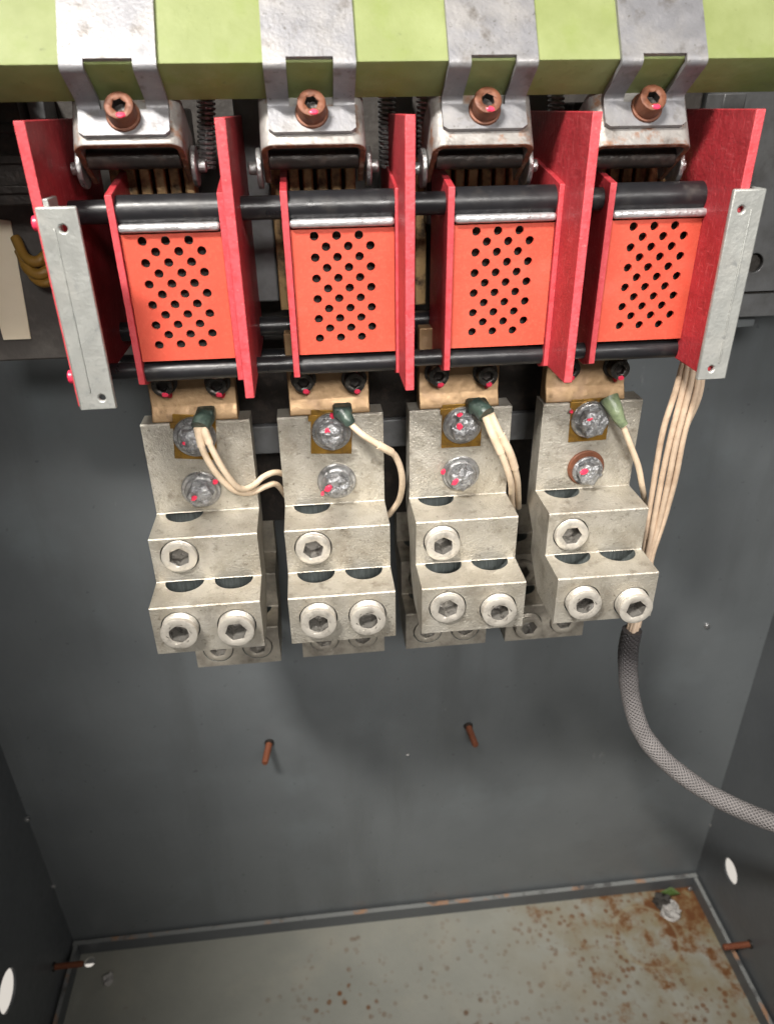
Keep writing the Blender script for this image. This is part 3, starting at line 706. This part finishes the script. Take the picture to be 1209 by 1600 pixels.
for k in range(4):
    x = k*PIT+LX+lug_dx[k]
    t = lug('cable_lug', k, x, 0, 0, m_lug, glab[k], 'front row of stepped cable lugs', px_scr[k], prot[k])
    (u1, v1), (u2, v2) = bolt_px[k]
    c1 = at(u1, v1, y=YT); c2 = at(u2, v2, y=YT)
    # brass shim folded over the top of the tab
    bm = new(); th = [.10, .06, .0, -.02][k]
    rr = [Matrix.Rotation(th, 3, 'Y') @ V((sx*.0170, 0, sz)) for sx, sz in ((-1, -.0205), (1, -.0205), (1, .0185), (-1, .0185))]
    rings(bm, [[c1+r+V((0, yy, 0)) for r in rr] for yy in (-.0012, 0)])
    finish('brass_shim', bm, m_brass, t, bev=.0004)
    ua, ub, va = [(262, 330, 643), (480, 547, 636), (688, 757, 630), (892, 955, 622)][k]
    a_ = at(ua, va, y=YT-.0012); b_ = at(ub, va, y=YT-.0012)
    finish('shim_fold', box(new(), a_.x, b_.x, YT-.0016, YT+.009, Z0-.004, Z0+.0012), m_brass, t, bev=.0004)
    def bolt(c, R, hr, h_, seed, wm, yoff, off=V((0, 0, 0))):
        o = finish('bolt_washer', (lambda b_: (rings(b_, [circ(R, 0, 40), circ(R, .0016, 40), circ(R-.0009, .0026, 40)]), b_)[1])(new()), wm, t, loc=c+V((0, -yoff, 0)), rot=to_axis(NY), local=True)
        finish('bolt_collar', (lambda b_: (rings(b_, [circ(hr*1.22, 0, 40), circ(hr*1.22, .0012, 40), circ(hr*1.12, .0022, 40)]), b_)[1])(new()), wm if wm is not m_copperscrew else m_smear, t, loc=c+V((0, -yoff-.0026, 0))+off, rot=to_axis(NY), local=True)
        bm = new(); blob(bm, hr, h_, seed=seed, amp=.11, n=48, m=16, hexed=1.1)
        o = finish('bolt_head', bm, m_smear, t, loc=c+V((0, -yoff-.0045, 0))+off, rot=to_axis(NY, .3*seed), local=True, angle=60)
        return c+V((0, -yoff-.0045-h_, 0))+off
    e1 = bolt(c1, .0165 if k else .0172, .0112 if k < 3 else .0128, .0098, k+1, m_zinc, .0012)
    e2 = bolt(c2, .0165, .0112, .0092, k+7, m_zinc if k < 3 else m_copperscrew, 0, V((0, 0, -.001)) if k < 3 else V((.001, 0, -.002)))
    marks = [[(290, 692, 5, 4), (337, 753, 5, 4), (304, 778, 6, 4)], [(512, 674, 5, 6), (519, 650, 4, 5), (513, 763, 7, 5), (504, 771, 4, 3)], [(718, 666, 5, 6), (718, 648, 5, 3), (711, 753, 7, 4), (692, 737, 5, 4)], [(922, 656, 6, 5), (912, 737, 7, 5), (892, 643, 3, 3)]][k]
    for i, (u, v, wx, hy) in enumerate(marks):
        yb = YT-.0012-.0045-.0078 if (abs(u-u1) < 20 and abs(v-v1) < 18) or (abs(u-u2) < 16 and abs(v-v2) < 17) else YT-.0045
        p = at(u, v, y=yb); finish('paint_mark', patch(0, wx*.00052, hy*.0005, NY, 0, seed=i+k*4, thick=.0016), m_mark, t, loc=p, rot=to_axis(NY, .4*i), local=True)
# rear lugs
rlab = ['rear cable lug half hidden below the leftmost front lug', 'rear cable lug showing two screws below the second front lug', 'rear cable lug peeping out below and left of the third front lug', 'rear cable lug between the third and rightmost front lugs']
rpx = [(310, 1043), (474, 1027), (634, 1014), (788, 1002)]
for k in range(4):
    q = at(*rpx[k], y=.097); dz = q.z-Z3
    lug('rear_cable_lug', k, q.x, .097-YL, -.4305-Z3 if False else dz, m_lugr, rlab[k], 'rear row of stepped cable lugs', None, [(.002, .001, .001), (.002, .002, .002), (.002, .001, .001), (.004, .008, .003)][k])

# ------------------------------------------------------------------ small wires
def wire_pts(l): return [at(u, v, y=y) for u, v, y in l]
def terminal(k, name, mt, pts, r, lab, wires, wr=.0027, sleeves=()):
    t = root(name, at(pts[0][0], pts[0][1], y=pts[0][2]), lab, 'wire', 'cream wires bolted to the lug tabs')
    finish('shrink_sleeve', tube(new(), wire_pts(pts), r, n=18, k=6, wob=.12), mt, t)
    if k < 3:
        u0, u1, v0, v1 = [(306, 336, 639, 662), (520, 551, 634, 655), (730, 764, 626, 648)][k]
        a = at(u0, v0, y=.041); b = at(u1, v1, y=.034)
        finish('terminal_tongue', box(new(), a.x, b.x, .0345, .049, b.z, a.z), mt, t, bev=.0022)
    for wl in wires:
        finish('wire', tube(new(), wire_pts(wl), wr, n=14, k=10), m_wire, t)
    for wi, f0, f1 in sleeves:
        c = catmull(wire_pts(wires[wi]), 10); n_ = len(c)-1
        seg = c[int(f0*n_):int(f1*n_)+1:4]
        finish('marker_sleeve', tube(new(), seg, wr*1.24, n=18, k=4), m_wire, t)
    return t
def tagplate_(t, u0, v0, u1, v1, mt, y=.043):
    a = at(u0, v0, y=y); b = at(u1, v1, y=y)
    finish('terminal_tongue', box(new(), min(a.x, b.x), max(a.x, b.x), y-.004, y+.004, min(a.z, b.z), max(a.z, b.z)), mt, t, bev=.0018)
t = terminal(0, 'lug_wire', m_shrink, [(320, 652, .038), (316, 660, .032), (313, 668, .028)], lambda s: .0078-.0006*s, 'pair of cream wires from the leftmost lug bending right towards the second lug',
    [[(309, 668, .028), (318, 705, .027), (340, 742, .030), (366, 766, .036), (392, 770, .045), (415, 760, .055), (432, 757, .065), (447, 775, .08)],
     [(318, 667, .028), (331, 700, .026), (352, 738, .028), (374, 763, .035), (394, 760, .045), (412, 745, .055), (432, 738, .065), (452, 745, .08)]], wr=.0026,
    sleeves=[(0, 0, .17), (1, 0, .17)])
t = terminal(1, 'lug_wire', m_shrink, [(536, 646, .036), (540, 651, .033), (544, 657, .030), (548, 663, .029)], lambda s: .0066-.0022*s, 'single cream wire looping right and down beside the second lug',
    [[(545, 660, .029), (566, 679, .025), (594, 697, .026), (617, 712, .032), (628, 745, .040), (624, 780, .055), (607, 805, .07)]],
    sleeves=[(0, .32, .48)])
t = terminal(2, 'lug_wire', m_shrink, [(742, 634, .040), (752, 640, .034), (760, 648, .029)], lambda s: .0080-.0004*s, 'pair of cream wires running down the right side of the third lug',
    [[(758, 650, .029), (772, 685, .025), (788, 722, .026), (798, 755, .034), (799, 780, .055), (801, 800, .085)],
     [(767, 647, .029), (782, 680, .026), (797, 710, .028), (807, 745, .036), (809, 772, .055), (810, 792, .085)]], wr=.0028,
    sleeves=[(0, 0, .38), (1, .2, .52)])
t = terminal(3, 'lug_wire', m_shrinkl, [(951, 622, .044), (960, 640, .037), (967, 655, .033), (974, 665, .031)], lambda s: .0080-.0040*s, 'single cream wire hanging down the right side of the rightmost lug',
    [[(971, 661, .031), (984, 695, .032), (997, 730, .036), (1004, 768, .045), (1008, 790, .080)]], wr=.0026)

# ------------------------------------------------------------------ wire bundle at the right and braided sleeve
bund = [
 [(1070, 555, .02), (1055, 610, .02), (1036, 670, .025), (1024, 735, .035), (1014, 800, .045), (1007, 850, .05), (1000, 905, .05), (980, 990, .035)],
 [(1078, 555, .015), (1066, 610, .017), (1048, 680, .022), (1034, 745, .032), (1020, 820, .042), (1010, 870, .046), (1003, 915, .046), (984, 990, .032)],
 [(1086, 555, .012), (1076, 610, .014), (1056, 690, .020), (1042, 760, .030), (1026, 830, .042), (1013, 872, .045), (1006, 920, .044), (988, 990, .030)],
 [(1094, 560, .012), (1086, 615, .014), (1068, 680, .019), (1054, 750, .028), (1036, 815, .040), (1018, 870, .045), (1010, 920, .045), (992, 990, .032)],
 [(1098, 565, .018), (1091, 620, .020), (1062, 690, .026), (1046, 765, .034), (1024, 830, .045), (1012, 880, .050), (1005, 930, .05), (995, 990, .037)]]
bl = ['tan wire hanging outermost left in the bundle below the rightmost barrier', 'second tan wire from the left in the bundle right of the lugs', 'middle tan wire in the bundle right of the lugs', 'fourth tan wire from the left in the bundle right of the lugs', 'tan wire outermost right in the bundle below the right galvanised bar']
for b_, lab in zip(bund, bl):
    tag(finish('bundle_wire', tube(new(), wire_pts(b_), .0025, n=14, k=10), m_wirep), lab, 'wire', 'tan wires bundled beside the rightmost lug')
sl = wire_pts([(987, 984, .034), (981, 1015, .033), (981, 1055, .03), (986, 1095, .025), (1003, 1145, .015), (1040, 1190, .0), (1095, 1232, -.02), (1150, 1262, -.04), (1215, 1288, -.065), (1290, 1312, -.09)])
tag(finish('braided_sleeve', tube(new(), sl, lambda s: .0098-.0004*s, n=40, k=16, wob=.06), m_braid), 'grey braided sleeve swinging down from the rightmost lug and off to the right', 'cable sleeve')
